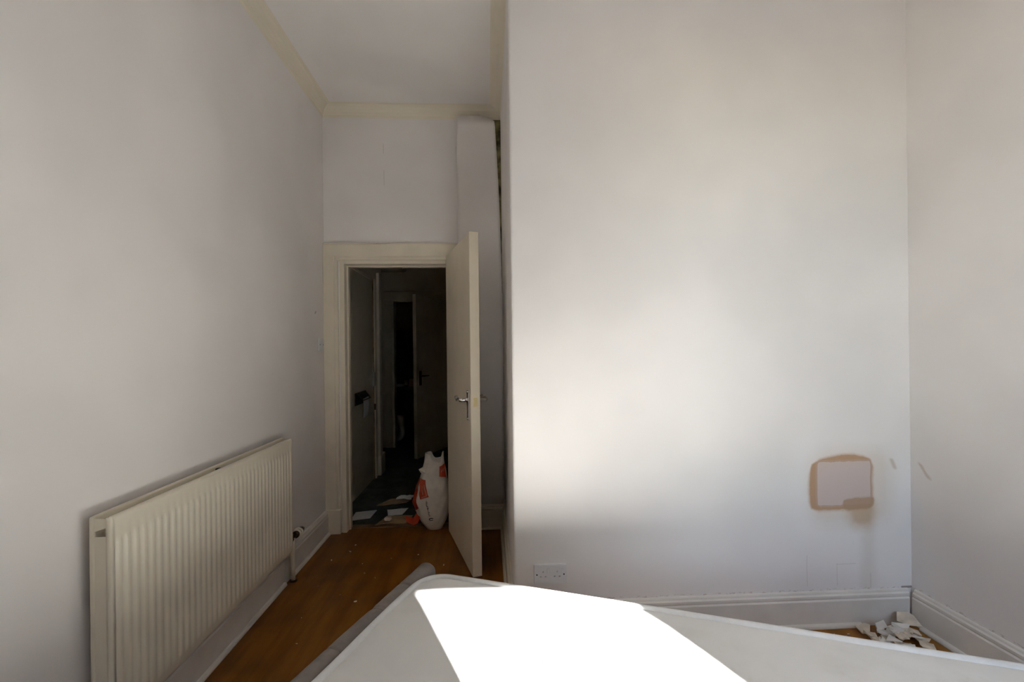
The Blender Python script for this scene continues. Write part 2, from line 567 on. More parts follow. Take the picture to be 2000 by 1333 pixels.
# hallway shell
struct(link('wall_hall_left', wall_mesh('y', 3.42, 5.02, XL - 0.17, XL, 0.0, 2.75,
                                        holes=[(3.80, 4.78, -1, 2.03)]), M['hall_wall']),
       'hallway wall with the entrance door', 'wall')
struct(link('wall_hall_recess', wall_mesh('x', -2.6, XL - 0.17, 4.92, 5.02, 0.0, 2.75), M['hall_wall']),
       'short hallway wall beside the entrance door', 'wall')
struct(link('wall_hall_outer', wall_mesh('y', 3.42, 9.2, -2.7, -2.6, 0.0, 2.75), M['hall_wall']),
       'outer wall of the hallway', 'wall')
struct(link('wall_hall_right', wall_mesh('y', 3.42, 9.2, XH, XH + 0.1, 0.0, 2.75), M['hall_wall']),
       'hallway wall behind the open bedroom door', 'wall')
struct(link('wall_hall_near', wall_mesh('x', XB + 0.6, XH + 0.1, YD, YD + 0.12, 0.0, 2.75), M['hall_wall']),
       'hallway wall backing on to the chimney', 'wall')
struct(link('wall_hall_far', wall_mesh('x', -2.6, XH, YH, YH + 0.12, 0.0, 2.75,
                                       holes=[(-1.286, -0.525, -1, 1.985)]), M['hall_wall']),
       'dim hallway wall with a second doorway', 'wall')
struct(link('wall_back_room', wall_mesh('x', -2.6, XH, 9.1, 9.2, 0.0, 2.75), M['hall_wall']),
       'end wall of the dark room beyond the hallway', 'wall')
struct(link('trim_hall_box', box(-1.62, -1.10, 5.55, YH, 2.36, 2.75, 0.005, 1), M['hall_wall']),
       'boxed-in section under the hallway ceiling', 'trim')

# coving
def cove(c):
    pr = [(0.0, 0.0), (0.0, -c)]
    for k in range(1, 6):
        a = pi / 2 * k / 6
        pr.append((c - c * cos(a), -c + c * sin(a)))
    pr.append((c, 0.0))
    return pr
CV = 0.075
struct(link('trim_1', extrude_profile(cove(CV), (XL, YW, ZC), (XL, YD, ZC), (1, 0, 0),
            end_shift=lambda d, z: -d), M['coving']), 'cream coving along the radiator wall', 'coving')
struct(link('trim_2', extrude_profile(cove(CV), (XL, YD, ZC), (XB, YD, ZC), (0, -1, 0),
            start_shift=lambda d, z: -d, end_shift=lambda d, z: -d), M['coving']), 'cream coving above the doorway', 'coving')
struct(link('trim_3', extrude_profile(cove(CV), (XB, YD, ZC), (XB, YB, ZC), (-1, 0, 0),
            start_shift=lambda d, z: -d, end_shift=lambda d, z: d), M['coving']), 'cream coving in the narrow alcove', 'coving')
struct(link('trim_4', extrude_profile(cove(CV), (XB, YB, ZC), (XR, YB, ZC), (0, -1, 0),
            start_shift=lambda d, z: d, end_shift=lambda d, z: -d), M['coving']), 'cream coving above the stained wall', 'coving')
struct(link('trim_5', extrude_profile(cove(CV), (XR, YB, ZC), (XR, YW, ZC), (-1, 0, 0),
            start_shift=lambda d, z: -d), M['coving']), 'cream coving along the far right wall', 'coving')

# skirting boards: moulded top, plus a quarter-round bead along the floor
def skirt(h=0.157, t=0.020):
    return [(0, 0), (t, 0), (t, h - 0.040), (t - 0.006, h - 0.034), (t - 0.003, h - 0.028), (t - 0.003, h - 0.018),
            (t - 0.009, h - 0.012), (t - 0.011, h - 0.004), (t - 0.014, h), (0, h)]
BEAD = [(0, 0), (0.015, 0), (0.015, 0.006), (0.0125, 0.012), (0.007, 0.0165), (0, 0.018)]
bb = struct(link('baseboard_left', extrude_profile(skirt(0.168, 0.024), (XL, YW, 0), (XL, 2.575, 0), (1, 0, 0)), M['skirting']),
            'cream skirting board below the radiator', 'skirting')
o = link('board', extrude_profile(skirt(0.168, 0.024), (XL, 2.592, 0), (XL, 3.262, 0), (1, 0, 0)), M['skirting'], bb)
link('floor_bead', extrude_profile(BEAD, (XL + 0.024, YW, 0), (XL + 0.024, 2.572, 0), (1, 0, 0)), M['skirting'], bb)
link('floor_bead', extrude_profile(BEAD, (XL + 0.024, 2.64, 0), (XL + 0.024, 3.262, 0), (1, 0, 0)), M['skirting'], bb)
gap = lambda d, z: -0.0255 - 0.0065 * max(0.0, 1 - z / 0.16) - (0.0015 if 0.09 < z < 0.14 else 0)
bb = struct(link('baseboard_back', extrude_profile(skirt(), (XB, YB, 0), (XR, YB, 0), (0, -1, 0),
            start_shift=lambda d, z: d, end_shift=gap), M['skirting']),
            'white moulded skirting board under the stained wall', 'skirting')
link('floor_bead', extrude_profile(BEAD, (XB + 0.1, YB - 0.020, 0), (1.688, YB - 0.020, 0), (0, -1, 0)), M['gloss_white'], bb)
bb = struct(link('baseboard_right', extrude_profile(skirt(), (XR, YB - 0.0195, 0), (XR, YW, 0), (-1, 0, 0)), M['skirting']),
            'white moulded skirting board along the right wall', 'skirting')
link('floor_bead', extrude_profile(BEAD, (XR - 0.020, 1.955, 0), (XR - 0.020, YW, 0), (-1, 0, 0)), M['gloss_white'], bb)
bb = struct(link('baseboard_return', extrude_profile(skirt(0.168), (XB, YD, 0), (XB, YB, 0), (-1, 0, 0),
            start_shift=lambda d, z: -d, end_shift=lambda d, z: d), M['casing']),
            'cream skirting board on the side of the projecting wall', 'skirting')
link('floor_bead', extrude_profile(BEAD, (XB - 0.020, YD - 0.03, 0), (XB - 0.020, YB - 0.01, 0), (-1, 0, 0)), M['casing'], bb)
bb = struct(link('baseboard_alcove', extrude_profile(skirt(0.175), (-0.15, YD, 0), (XB, YD, 0), (0, -1, 0),
            end_shift=lambda d, z: -d), M['casing']),
            'cream skirting board in the alcove behind the open door', 'skirting')
link('floor_bead', extrude_profile(BEAD, (-0.15, YD - 0.020, 0), (XB - 0.02, YD - 0.020, 0), (0, -1, 0)), M['casing'], bb)

# ------------------------------------------------------------------ bedroom doorway: lining, architrave, door
OX0, OX1, OZ = -1.022, -0.303, 1.912        # clear opening
dl = struct(empty('trim_6', (OX0, YD, 0)), 'cream painted architrave and lining around the bedroom doorway', 'door frame')
def dpart(root, name, bm, m, smooth=False, parent=None):
    o = link(name, bm, m, parent or root, smooth)
    if parent is None:
        o.matrix_parent_inverse = Matrix.Translation(-root.location)
    return o
dpart(dl, 'lining', box(-1.055, OX0, 3.292, 3.425, 0, OZ + 0.033, 0.002, 1), M['casing'])
dpart(dl, 'lining', box(OX1, -0.270, 3.292, 3.425, 0, OZ + 0.033, 0.002, 1), M['casing'])
dpart(dl, 'lining', box(OX0, OX1, 3.292, 3.425, OZ, OZ + 0.033, 0.002, 1), M['casing'])
dpart(dl, 'door_stop', box(OX0, OX0 + 0.012, 3.345, 3.385, 0, OZ, 0.002, 1), M['casing'])
dpart(dl, 'door_stop', box(OX0 + 0.012, OX1, 3.345, 3.385, OZ - 0.012, OZ, 0.002, 1), M['casing'])
ARC = [(0, 0), (0.026, 0), (0.026, 0.070), (0.020, 0.076), (0.023, 0.082), (0.023, 0.092), (0.014, 0.098), (0, 0.098)]
# profile runs outer->inner; swept upwards for the legs and sideways for the head
dpart(dl, 'architrave', extrude_profile(ARC, (XL + 0.002, YD, 0.165), (XL + 0.002, YD, 2.048), (0, -1, 0), up=Vector((1, 0, 0)),
      end_shift=lambda d, z: -z * 1.15), M['casing'])
dpart(dl, 'architrave', extrude_profile([(d, -z * 1.15) for d, z in ARC], (XL + 0.002, YD, 2.048), (-0.160, YD, 2.048), (0, -1, 0),
      start_shift=lambda d, z: z / 1.15, end_shift=lambda d, z: z / 1.15), M['casing'])
dpart(dl, 'architrave', extrude_profile([(d, -z) for d, z in ARC], (-0.160, YD, 0.165), (-0.160, YD, 2.048), (0, -1, 0), up=Vector((1, 0, 0)),
      end_shift=lambda d, z: z * 1.15), M['casing'])
dpart(dl, 'plinth_block', box(XL + 0.001, XL + 0.106, YD - 0.034, YD, 0, 0.172, 0.003, 1), M['casing'])
dpart(dl, 'plinth_block', box(-0.266, -0.156, YD - 0.0285, YD, 0, 0.172, 0.003, 1), M['casing'])
dpart(dl, 'top_bead', box(XL + 0.002, -0.160, YD - 0.030, YD, 2.046, 2.056, 0.002, 1), M['casing'])

struct(link('trim_7', box(-1.02, -0.305, 3.365, 3.425, -0.002, 0.007, 0.004, 2), M['threshold']),
       'worn wooden threshold strip in the bedroom doorway', 'threshold')

# open flush door
hx, hy = -0.300, 3.262
lx, ly = -0.105, 2.572
DW = hypot(lx - hx, ly - hy)
ang = atan2(ly - hy, lx - hx)
door = struct(empty('door_1', (hx, hy, 0.006), ang), 'cream flush door standing open into the bedroom', 'door')
DT, DH = 0.054, 1.951
# local x runs hinge->lock edge, local +y is the face turned to the alcove
dleaf = link('door_leaf', box(0, DW - 0.004, 0, DT, 0, DH, 0.002, 1), M['door_paint'], door)
link('edge_strip', box(DW - 0.004, DW, 0.0, DT, 0, DH, 0.0015, 1), M['door_paint'], door)
def lever_set(root, side):
    y = 0.0 if side < 0 else DT
    hd = link('handle_plate', box(DW - 0.078, DW - 0.034, *(sorted((y, y + side * 0.007))), 0.878, 1.052, 0.003, 2), M['chrome'], root)
    for zz in (0.888, 1.042):
        b_ = bmesh.new()
        add_lathe(b_, [(0.007, 0), (0.0065, 0.004), (0.003, 0.006)], Matrix.Translation((DW - 0.056, y + side * 0.0065, zz)) @ Matrix.Rotation(radians(90 if side < 0 else -90), 4, 'X'), 12)
        link('screw', b_, M['chrome'], hd, True)
    b_ = bmesh.new()
    add_lathe(b_, [(0.015, 0), (0.015, 0.006), (0.0095, 0.010), (0.0085, 0.030), (0.010, 0.046)], Matrix.Translation((DW - 0.056, y + side * 0.006, 0.996)) @ Matrix.Rotation(radians(90 if side < 0 else -90), 4, 'X'), 16)
    link('spindle', b_, M['chrome'], hd, True)
    b_ = bmesh.new()
    pts, rad = [], []
    for k in range(17):
        t = k / 16
        pts.append((DW - 0.050 - 0.108 * t, y + side * (0.050 + 0.004 * sin(t * pi)), 0.996 + 0.008 * sin(t * pi * 1.6) + (0.018 * max(0, t - 0.8) / 0.2)))
        rad.append(0.0095 - 0.0035 * sin(t * pi) + (0.0015 if t > 0.85 else 0))
    add_tube(b_, pts, rad, 12)
    link('lever', b_, M['chrome'], hd, True)
lever_set(door, -1)
lever_set(door, 1)
lp = link('latch_plate', box(DW - 0.001, DW + 0.0015, DT / 2 - 0.011, DT / 2 + 0.011, 0.962, 1.012, 0.001, 1), M['brass'], door)
bm = bmesh.new()
add_box(bm, DW, DW + 0.010, DT / 2 - 0.007, DT / 2 + 0.007, 0.976, 1.002)
link('latch_bolt', bm, M['brass'], lp)
for zz in (0.95, 1.023):
    pass
for zz in (0.22, 0.98, 1.72):
    bm = bmesh.new()
    add_lathe(bm, [(0.006, 0), (0.006, 0.08)], Matrix.Translation((-0.004, DT - 0.004, zz)), 10)
    link('hinge', bm, M['casing'], door)

# ------------------------------------------------------------------ hall doors
fd = struct(empty('door_2', (XL, 3.80, 0)), 'dim flush entrance door with a letter flap, across the hallway', 'door')
dpart(fd, 'door_leaf', box(XL - 0.050, XL - 0.006, 3.82, 4.665, 0.008, 2.005, 0.002, 1), M['hall_door'])
dpart(fd, 'jamb', box(XL - 0.10, XL - 0.003, 4.668, 4.78, 0.0, 2.03, 0.003, 1), M['raw_wood'])
dpart(fd, 'jamb', box(XL - 0.10, XL - 0.003, 3.80, 3.82, 0.0, 2.03, 0.003, 1), M['hall_wall'])
dpart(fd, 'jamb_stop', box(XL - 0.006, XL + 0.012, 4.690, 4.712, 0.0, 2.03, 0.003, 1), M['casing'])
dpart(fd, 'jamb_head', box(XL - 0.10, XL - 0.003, 3.82, 4.668, 2.008, 2.03, 0.003, 1), M['hall_wall'])
dpart(fd, 'architrave', box(XL, XL + 0.030, 4.80, 4.88, 0.20, 2.11, 0.006, 2), M['casing'])
dpart(fd, 'architrave', box(XL, XL + 0.018, 4.88, 4.93, 0.20, 2.11, 0.006, 2), M['casing'])
dpart(fd, 'plinth_block', box(XL, XL + 0.036, 4.79, 4.98, 0.0, 0.21, 0.006, 1), M['casing'])
slot = dpart(fd, 'letter_plate', box(XL - 0.007, XL + 0.004, 4.02, 4.36, 0.815, 0.925, 0.003, 1), M['dark_metal'])
R_ = Matrix.Translation((XL + 0.004, 0, 0.920)) @ Matrix.Rotation(radians(-40), 4, 'Y')
link('flap', box(0.0, 0.004, 4.05, 4.33, -0.085, 0.0, 0.001, 1, mat=R_), M['dim_green'], slot)
dpart(fd, 'lock', box(XL - 0.007, XL + 0.022, 4.615, 4.655, 0.945, 1.085, 0.004, 1), M['chrome'])
dpart(fd, 'keep', box(XL - 0.004, XL + 0.010, 4.672, 4.69, 0.99, 1.06, 0.003, 1), M['bronze'])
dpart(fd, 'keep', box(XL - 0.004, XL + 0.012, 4.672, 4.688, 0.70, 0.76, 0.003, 1), M['bronze'])
bm = bmesh.new()
for k in range(7):
    pass
rows = []
for k in range(8):
    t = k / 7
    rows.append([bm.verts.new((XL + 0.052 - 0.012 * t + 0.004 * sin(t * 4), y_ + 0.06 * t, 0.872 - 0.175 * t + dz)) for y_, dz in ((4.07, 0), (4.15, 0.004), (4.25 - 0.03 * t, 0.008))])
for a, b in zip(rows, rows[1:]):
    for i in range(2):
        bm.faces.new([a[i], a[i + 1], b[i + 1], b[i]])
solid(bm, 0.003)
tag(link('envelope', bm, M['paper']), 'pale folded letter hanging out of the entrance door flap', 'letter')

# second doorway in the hall
sd = struct(empty('trim_8', (-1.286, YH, 0)), 'dim painted architrave around the second doorway in the hall', 'door frame')
dpart(sd, 'architrave', box(-1.400, -1.290, YH - 0.022, YH, 0, 1.985, 0.005, 2), M['hall_door'])
dpart(sd, 'architrave', box(-0.52, -0.41, YH - 0.022, YH, 0, 1.985, 0.005, 2), M['hall_door'])
dpart(sd, 'architrave', box(-1.405, -0.405, YH - 0.022, YH, 1.985, 2.100, 0.005, 2), M['hall_door'])
dpart(sd, 'lining', box(-1.300, -1.270, YH - 0.026, YH + 0.13, 0, 1.985, 0.004, 1), M['casing'])
dpart(sd, 'lining', box(-0.540, -0.520, YH - 0.01, YH + 0.13, 0, 1.985, 0.003, 1), M['hall_door'])
dpart(sd, 'lining', box(-1.270, -0.540, YH - 0.01, YH + 0.13, 1.965, 1.985, 0.003, 1), M['hall_door'])

hx2, hy2, lx2, ly2 = -0.545, 6.165, -0.862, 5.455
W2 = hypot(lx2 - hx2, ly2 - hy2)
d3 = struct(empty('door_3', (hx2, hy2, 0.008), atan2(ly2 - hy2, lx2 - hx2)), 'dim flush inner door standing half open at the end of the hall', 'door')
link('door_leaf', box(0, W2, -0.044, 0, 0, 1.962, 0.002, 1), M['hall_door'], d3)
hp = link('handle_plate', box(W2 - 0.10, W2 - 0.055, 0.0, 0.009, 0.87, 1.045, 0.004, 2), M['dark_metal'], d3)
bm = bmesh.new()
add_tube(bm, [(W2 - 0.077, 0.008, 0.985), (W2 - 0.077, 0.041, 0.985), (W2 - 0.09, 0.048, 0.985), (W2 - 0.20, 0.048, 0.982)], [0.009, 0.009, 0.009, 0.007], 10)
link('lever', bm, M['dark_metal'], hp, True)

# ------------------------------------------------------------------ bed: grey upholstered frame and mattress
BA = radians(-21.0)
UX = Vector((cos(BA), sin(BA), 0))           # along the far edge
VX = Vector((-sin(BA), cos(BA), 0))          # away from the camera
N0, N1, T0, T1 = -0.8436, 1.056, 0.170, 1.5206
corner = UX * N0 + VX * T0
bed = empty('bed_frame', (corner.x, corner.y, 0), BA)
tag(bed, 'grey upholstered bed frame edging the bare white mattress', 'bed frame')
L, W = N1 - N0, T1 - T0                      # local: x 0..L, y 0..W
HM = 0.46
def rail(x0, y0, x1, y1, top, bot, th, seams, name='side_rail'):
    """padded board with a rounded top, cloth pinched in at the seams"""
    p0, p1 = Vector((x0, y0, 0)), Vector((x1, y1, 0))
    ln = (p1 - p0).length
    t = (p1 - p0) / ln
    s = Vector((t.y, -t.x, 0))
    prof = [(-th / 2, bot), (-th / 2, top - 0.03)]
    for k in range(1, 8):
        a = pi * k / 8
        prof.append((-th / 2 * cos(a), top - 0.03 + 0.03 * sin(a)))
    prof += [(th / 2, top - 0.03), (th / 2, bot)]
    stations = set([0.0, 0.012, ln - 0.012, ln])
    k = 0.0
    while k < ln:
        stations.add(round(k, 4))
        k += 0.05
    for q in seams:
        for dd in (-0.009, -0.003, 0.0, 0.003, 0.009):
            stations.add(q + dd)
    stations = sorted(x for x in stations if 0 <= x <= ln)
    bm = bmesh.new()
    rings = []
    for q in stations:
        sc = 1.0
        for sm in seams:
            d = abs(q - sm)
            if d < 0.008:
                sc = 0.86 if d < 0.002 else 0.96
        if q == 0.0 or q == ln:
            sc = 0.86
        wv = 0.0025 * sin(q * 11.0) + 0.0015 * sin(q * 23.0)
        rings.append([bm.verts.new(p0 + t * q + s * (d * sc + wv) + Vector((0, 0, z if z < top - 0.04 else top - 0.06 + (z - top + 0.06) * (sc if sc < 1 else 1) + wv * 0.6))) for d, z in prof])
    n = len(prof)
    for a, b in zip(rings, rings[1:]):
        for i in range(n):
            j = (i + 1) % n
            bm.faces.new([a[i], a[j], b[j], b[i]])
    bm.faces.new(rings[0][::-1])
    bm.faces.new(rings[-1])
    return link(name, bm, M['bedframe'], bed, True)
TH = 0.072
rail(-TH / 2 - 0.012, -0.06, -TH / 2 - 0.012, W + 0.105, 0.443, 0.06, TH, [0.40, 0.72, 0.962, 1.165, 1.18, 1.335], 'end_board')
rail(0.0, W + 0.045, L, W + 0.045, 0.385, 0.10, 0.045, [0.5, 1.0, 1.5], 'side_rail')
rail(0.0, -0.032, L, -0.032, 0.385, 0.10, 0.045, [0.5, 1.0, 1.5], 'side_rail')
rail(L + TH / 2 + 0.012, -0.06, L + TH / 2 + 0.012, W + 0.105, 0.443, 0.06, TH, [0.4, 0.9], 'end_board')
for k in range(13):
    x = 0.06 + k * (L - 0.2) / 12
    link('slat', box(x, x + 0.07, -0.012, W + 0.025, 0.218, 0.236, 0.002, 1), M['slat'], bed)
for x in (-TH / 2 - 0.012, L + TH / 2 + 0.012):
    for y in (0.02, W - 0.02):
        bm = bmesh.new()
        add_lathe(bm, [(0.018, 0), (0.022, 0.07)], Matrix.Translation((x, y, 0)), 12)
        link('leg', bm, M['black'], bed, True)

mat_root = empty('mattress', (corner.x, corner.y, 0.236), BA)
tag(mat_root, 'bare white mattress with a piped edge lying on the bed frame', 'mattress')
HT = HM - 0.236
def rr_outline(inset, r, n=10):
    """rounded rectangle in mattress coordinates, counter-clockwise, with extra points along the sides"""
    x0, x1, y0, y1 = inset, L - inset, inset, W - inset
    r = max(0.004, r - inset)
    out = []
    for cx, cy, a0 in ((x1 - r, y1 - r, 0), (x0 + r, y1 - r, 90), (x0 + r, y0 + r, 180), (x1 - r, y0 + r, 270)):
        for k in range(n + 1):
            a = radians(a0 + 90 * k / n)
            out.append((cx + r * cos(a), cy + r * sin(a)))
    full = []
    for i, p in enumerate(out):
        q = out[(i + 1) % len(out)]
        full.append(p)
        d = hypot(q[0] - p[0], q[1] - p[1])
        if d > 0.3:
            m_ = int(d / 0.06)
            for k in range(1, m_):
                full.append((p[0] + (q[0] - p[0]) * k / m_, p[1] + (q[1] - p[1]) * k / m_))
    return full
RC = 0.105
def wob(x, y):
    return 0.004 * sin(y * 9 + 1.0) * max(0, 1 - x / 0.2) + 0.002 * sin(x * 6)
lev = [(0.035, 0.0), (0.010, 0.004), (0.0, 0.022), (-0.004, HT * 0.5), (0.0, HT - 0.026), (0.010, HT - 0.010),
       (0.026, HT - 0.006), (0.05, HT - 0.003), (0.10, HT + 0.002), (0.20, HT + 0.004), (0.40, HT + 0.003), (0.60, HT + 0.002)]
bm = bmesh.new()
rings = []
for ins, z in lev:
    ol = rr_outline(0.0, RC)
    ring = []
    for (x, y) in ol:
        # inset by moving towards the inner rounded rectangle
        cx, cy = min(max(x, RC), L - RC), min(max(y, RC), W - RC)
        if ins <= RC * 0.9:
            vx, vy = x - cx, y - cy
            ll = hypot(vx, vy) or 1
            x2, y2 = x - vx / ll * ins, y - vy / ll * ins
        else:
            f_ = (ins - RC * 0.9) / 0.60
            vx, vy = x - cx, y - cy
            ll = hypot(vx, vy) or 1
            x3, y3 = x - vx / ll * RC * 0.9, y - vy / ll * RC * 0.9
            x2, y2 = x3 + (L / 2 - x3) * min(f_, 0.95), y3 + (W / 2 - y3) * min(f_, 0.95)
        ring.append(bm.verts.new((x2 + wob(x2, y2), y2, z + 0.0015 * sin(x2 * 8) * sin(y2 * 7))))
    rings.append(ring)
n = len(rings[0])
for a, b in zip(rings, rings[1:]):
    for i in range(n):
        bm.faces.new([a[i], a[(i + 1) % n], b[(i + 1) % n], b[i]])
bm.faces.new(rings[0][::-1])
bm.faces.new(rings[-1])
link('body', bm, M['mattress'], mat_root, True)
for zz, nm in ((HT - 0.010, 'piping'), (0.012, 'piping')):
    bm = bmesh.new()
    pts = []
    for (x, y) in rr_outline(0.0, RC, 14):
        cx, cy = min(max(x, RC), L - RC), min(max(y, RC), W - RC)
        vx, vy = x - cx, y - cy
        ll = hypot(vx, vy) or 1
        x2, y2 = x - vx / ll * 0.009, y - vy / ll * 0.009
        pts.append((x2 + wob(x2, y2), y2, zz))
    add_tube(bm, pts, 0.0125, 10, closed=True)
    link(nm, bm, M['piping'], mat_root, True)

# small slip of paper left on the mattress
bm = bmesh.new()
quad = [(0.149, 1.251), (0.131, 1.181), (0.262, 1.131), (0.285, 1.195)]
vsq = [bm.verts.new((x, y, HM + 0.006 + 0.001 * i)) for i, (x, y) in enumerate(quad)]
bm.faces.new(vsq)
solid(bm, 0.002)
tag(link('paper_slip', bm, plain('cream_paper', (0.80, 0.77, 0.62), 0.8, var=0.03)), 'small cream slip of paper on the sunlit mattress', 'paper')

# ------------------------------------------------------------------ radiator
RY0, RY1, RZ0, RZ1 = 1.352, 2.550, 0.198, 0.817
rad = empty('radiator', (-1.12, (RY0 + RY1) / 2, RZ0))
tag(rad, 'long cream fluted panel radiator on the left wall', 'radiator')
def rpart(name, bm, m, smooth=False, parent=None):
    o = link(name, bm, m, parent or rad, smooth)
    if parent is None:
        o.matrix_parent_inverse = Matrix.Translation(-rad.location)
    return o
def panel(xf, sgn, fl):
    """pressed steel panel; xf: x of the flute tops; sgn: outward direction"""
    bm = bmesh.new()
    ys = [RY0, RY0 + 0.004]
    pitch = (RY1 - RY0 - 0.02) / fl
    prof = [(0.0, 0.0), (0.16, 0.0), (0.27, 0.75), (0.36, 1.0), (0.64, 1.0), (0.73, 0.75), (0.84, 0.0)]
    cols = [(RY0, 0.0, 0.008), (RY0 + 0.003, 0.0, 0.002), (RY0 + 0.01, 0.0, 0.0)]
    for k in range(fl):
        for u, d in prof:
            cols.append((RY0 + 0.01 + (k + u) * pitch, d, 0.0))
    cols += [(RY1 - 0.01, 0.0, 0.0), (RY1 - 0.003, 0.0, 0.002), (RY1, 0.0, 0.008)]
    zr = [(RZ0, 0, 0.012), (RZ0 + 0.003, 0, 0.004), (RZ0 + 0.012, 0, 0), (RZ0 + 0.034, 0, 0), (RZ0 + 0.041, 0.55, 0), (RZ0 + 0.050, 0.9, 0), (RZ0 + 0.062, 1, 0),
          (RZ0 + 0.20, 1, 0), (RZ0 + 0.40, 1, 0), (RZ1 - 0.095, 1, 0), (RZ1 - 0.080, 0.9, 0), (RZ1 - 0.070, 0.55, 0), (RZ1 - 0.060, 0, 0), (RZ1 - 0.010, 0, 0), (RZ1 - 0.003, 0, 0.003), (RZ1, 0, 0.010)]
    dep = 0.0048
    grid = []
    for y, d, back in cols:
        grid.append([bm.verts.new((xf - sgn * (dep * (1 - d * e) + back + bk), y, z)) for z, e, bk in zr])
    for a, b in zip(grid, grid[1:]):
        for i in range(len(zr) - 1):
            bm.faces.new([a[i], a[i + 1], b[i + 1], b[i]])
    xb = xf - sgn * 0.020
    loop = [g[-1] for g in grid] + [v for v in reversed(grid[-1][:-1])] + [g[0] for g in reversed(grid[:-1])] + [v for v in grid[0][1:-1]]
    back = [bm.verts.new((xb, v.co.y, v.co.z)) for v in loop]
    m_ = len(loop)
    for i in range(m_):
        j = (i + 1) % m_
        bm.faces.new([loop[i], loop[j], back[j], back[i]])
    bm.faces.new(back)
    return bm
rpart('front_panel', panel(-1.075, 1, 36), M['radiator'], True)
rpart('back_panel', box(-1.143, -1.127, RY0, RY1, RZ0, RZ1 + 0.004, 0.006, 3), M['radiator'])
# convector sheet between the panels, top edges rolled, end pieces
bm = bmesh.new()
n_f = 60
for k in range(n_f):
    y = RY0 + 0.03 + k * (RY1 - RY0 - 0.06) / (n_f - 1)
    add_box(bm, -1.128, -1.094, y - 0.0008, y + 0.0008, RZ0 + 0.06, RZ1 - 0.05)
rpart('convector_fins', bm, M['radiator'])['kind'] = 'stuff'
for y0, y1 in ((RY0 + 0.002, RY0 + 0.006), (RY1 - 0.006, RY1 - 0.002)):
    rpart('end_cover', box(-1.129, -1.0925, y0, y1, RZ0 + 0.01, RZ1 - 0.055, 0.0015, 1), M['radiator'])
    rpart('end_tab', extrude_profile([(0, 0), (0.0365, 0.012), (0.0365, 0.034), (0.0, 0.038)], (-1.129, y0, RZ1 - 0.040), (-1.129, y1, RZ1 - 0.040), (1, 0, 0)), M['radiator'])
for y in (1.62, 2.29):
    rpart('wall_bracket', box(-1.166, -1.143, y - 0.015, y + 0.015, RZ0 + 0.08, RZ1 - 0.05, 0.002, 1), M['radiator'])
rpart('bracket_hook', box(-1.127, -1.100, 1.925, 1.945, RZ1 - 0.06, RZ1 - 0.006, 0.002, 1), M['dark_metal'])
rpart('air_vent', box(-1.120, -1.104, RY1 - 0.002, RY1 + 0.012, RZ1 - 0.075, RZ1 - 0.055, 0.003, 2), M['chrome'])
# valve at the door end, pipe down to the floor
vy = RY1 + 0.002
bm = bmesh.new()
add_lathe(bm, [(0.013, -0.02), (0.013, 0.012), (0.018, 0.012), (0.018, 0.026), (0.012, 0.027), (0.012, 0.09)], axis_y((-1.106, vy, 0.252)), 16)
valve = rpart('valve_body', bm, M['bronze'], True)
for q, (r, h0, h1, mm) in enumerate(((0.020, 0.082, 0.097, 'bronze'), (0.025, 0.097, 0.111, 'radiator'), (0.0225, 0.111, 0.119, 'bronze'), (0.0255, 0.119, 0.135, 'radiator'), (0.023, 0.135, 0.145, 'bronze'), (0.017, 0.145, 0.168, 'bronze'), (0.012, 0.168, 0.186, 'chrome'))):
    bm = bmesh.new()
    add_lathe(bm, [(r * 0.93, h0), (r, h0 + 0.002), (r, h1 - 0.002), (r * 0.93, h1)], axis_y((-1.106, vy, 0.252)), 18)
    link('valve_ring', bm, M[mm], valve, True)
bm = bmesh.new()
add_tube(bm, [(-1.106, vy + 0.045, 0.25), (-1.106, vy + 0.045, 0.17), (-1.110, vy + 0.055, 0.10), (-1.112, vy + 0.066, 0.0)], [0.014, 0.014, 0.013, 0.011], 12)
rpart('pipe', bm, M['radiator'], True)
bm = bmesh.new()
add_lathe(bm, [(0.021, 0.0), (0.021, 0.004), (0.012, 0.007)], Matrix.Translation((-1.112, vy + 0.066, 0.0)), 16)
rpart('pipe_collar', bm, M['bronze'])

# ------------------------------------------------------------------ light switch, double socket
sw = empty('light_switch', (XL, 3.21, 1.338))
tag(sw, 'small white light switch beside the doorway', 'light switch')
link('back_plate', box(0, 0.010, -0.043, 0.043, -0.043, 0.043, 0.003, 2), M['plastic_white'], sw)
rk = link('rocker', box(0.009, 0.014, -0.010, 0.010, -0.016, 0.016, 0.002, 2, mat=Matrix.Rotation(radians(4), 4, 'Y')), M['plastic_white'], sw)
for s in (-1, 1):
    bm = bmesh.new()
    add_lathe(bm, [(0.004, 0.0), (0.004, 0.0012)], axis_x((0.0098, s * 0.030, 0)), 10)
    link('screw', bm, M['dark_metal'], sw)

M['socket_plate'] = plain('socket_plate', (0.76, 0.76, 0.765), 0.4, var=0.03)
so = empty('wall_socket', (0.262, YB, 0.282))
tag(so, 'white double plug socket low on the white projecting wall', 'plug socket')
pin = []
for sx in (-0.033, 0.030):
    for hx_, hz_, w_, h_ in ((0.0, 0.014, 0.0042, 0.0082), (-0.011, -0.008, 0.0066, 0.0042), (0.011, -0.008, 0.0066, 0.0042)):
        pin.append((sx + hx_ - w_ / 2, sx + hx_ + w_ / 2, hz_ - h_ / 2, hz_ + h_ / 2))
link('back_plate', wall_mesh('x', -0.0725, 0.0725, -0.011, 0, -0.0425, 0.0425, holes=pin), M['socket_plate'], so)
for sx in (-0.033, 0.030):
    link('rocker', box(sx + 0.018, sx + 0.029, -0.0135, -0.010, 0.006, 0.030, 0.001, 1, mat=Matrix.Rotation(radians(2), 4, 'X')), M['socket_plate'], so)
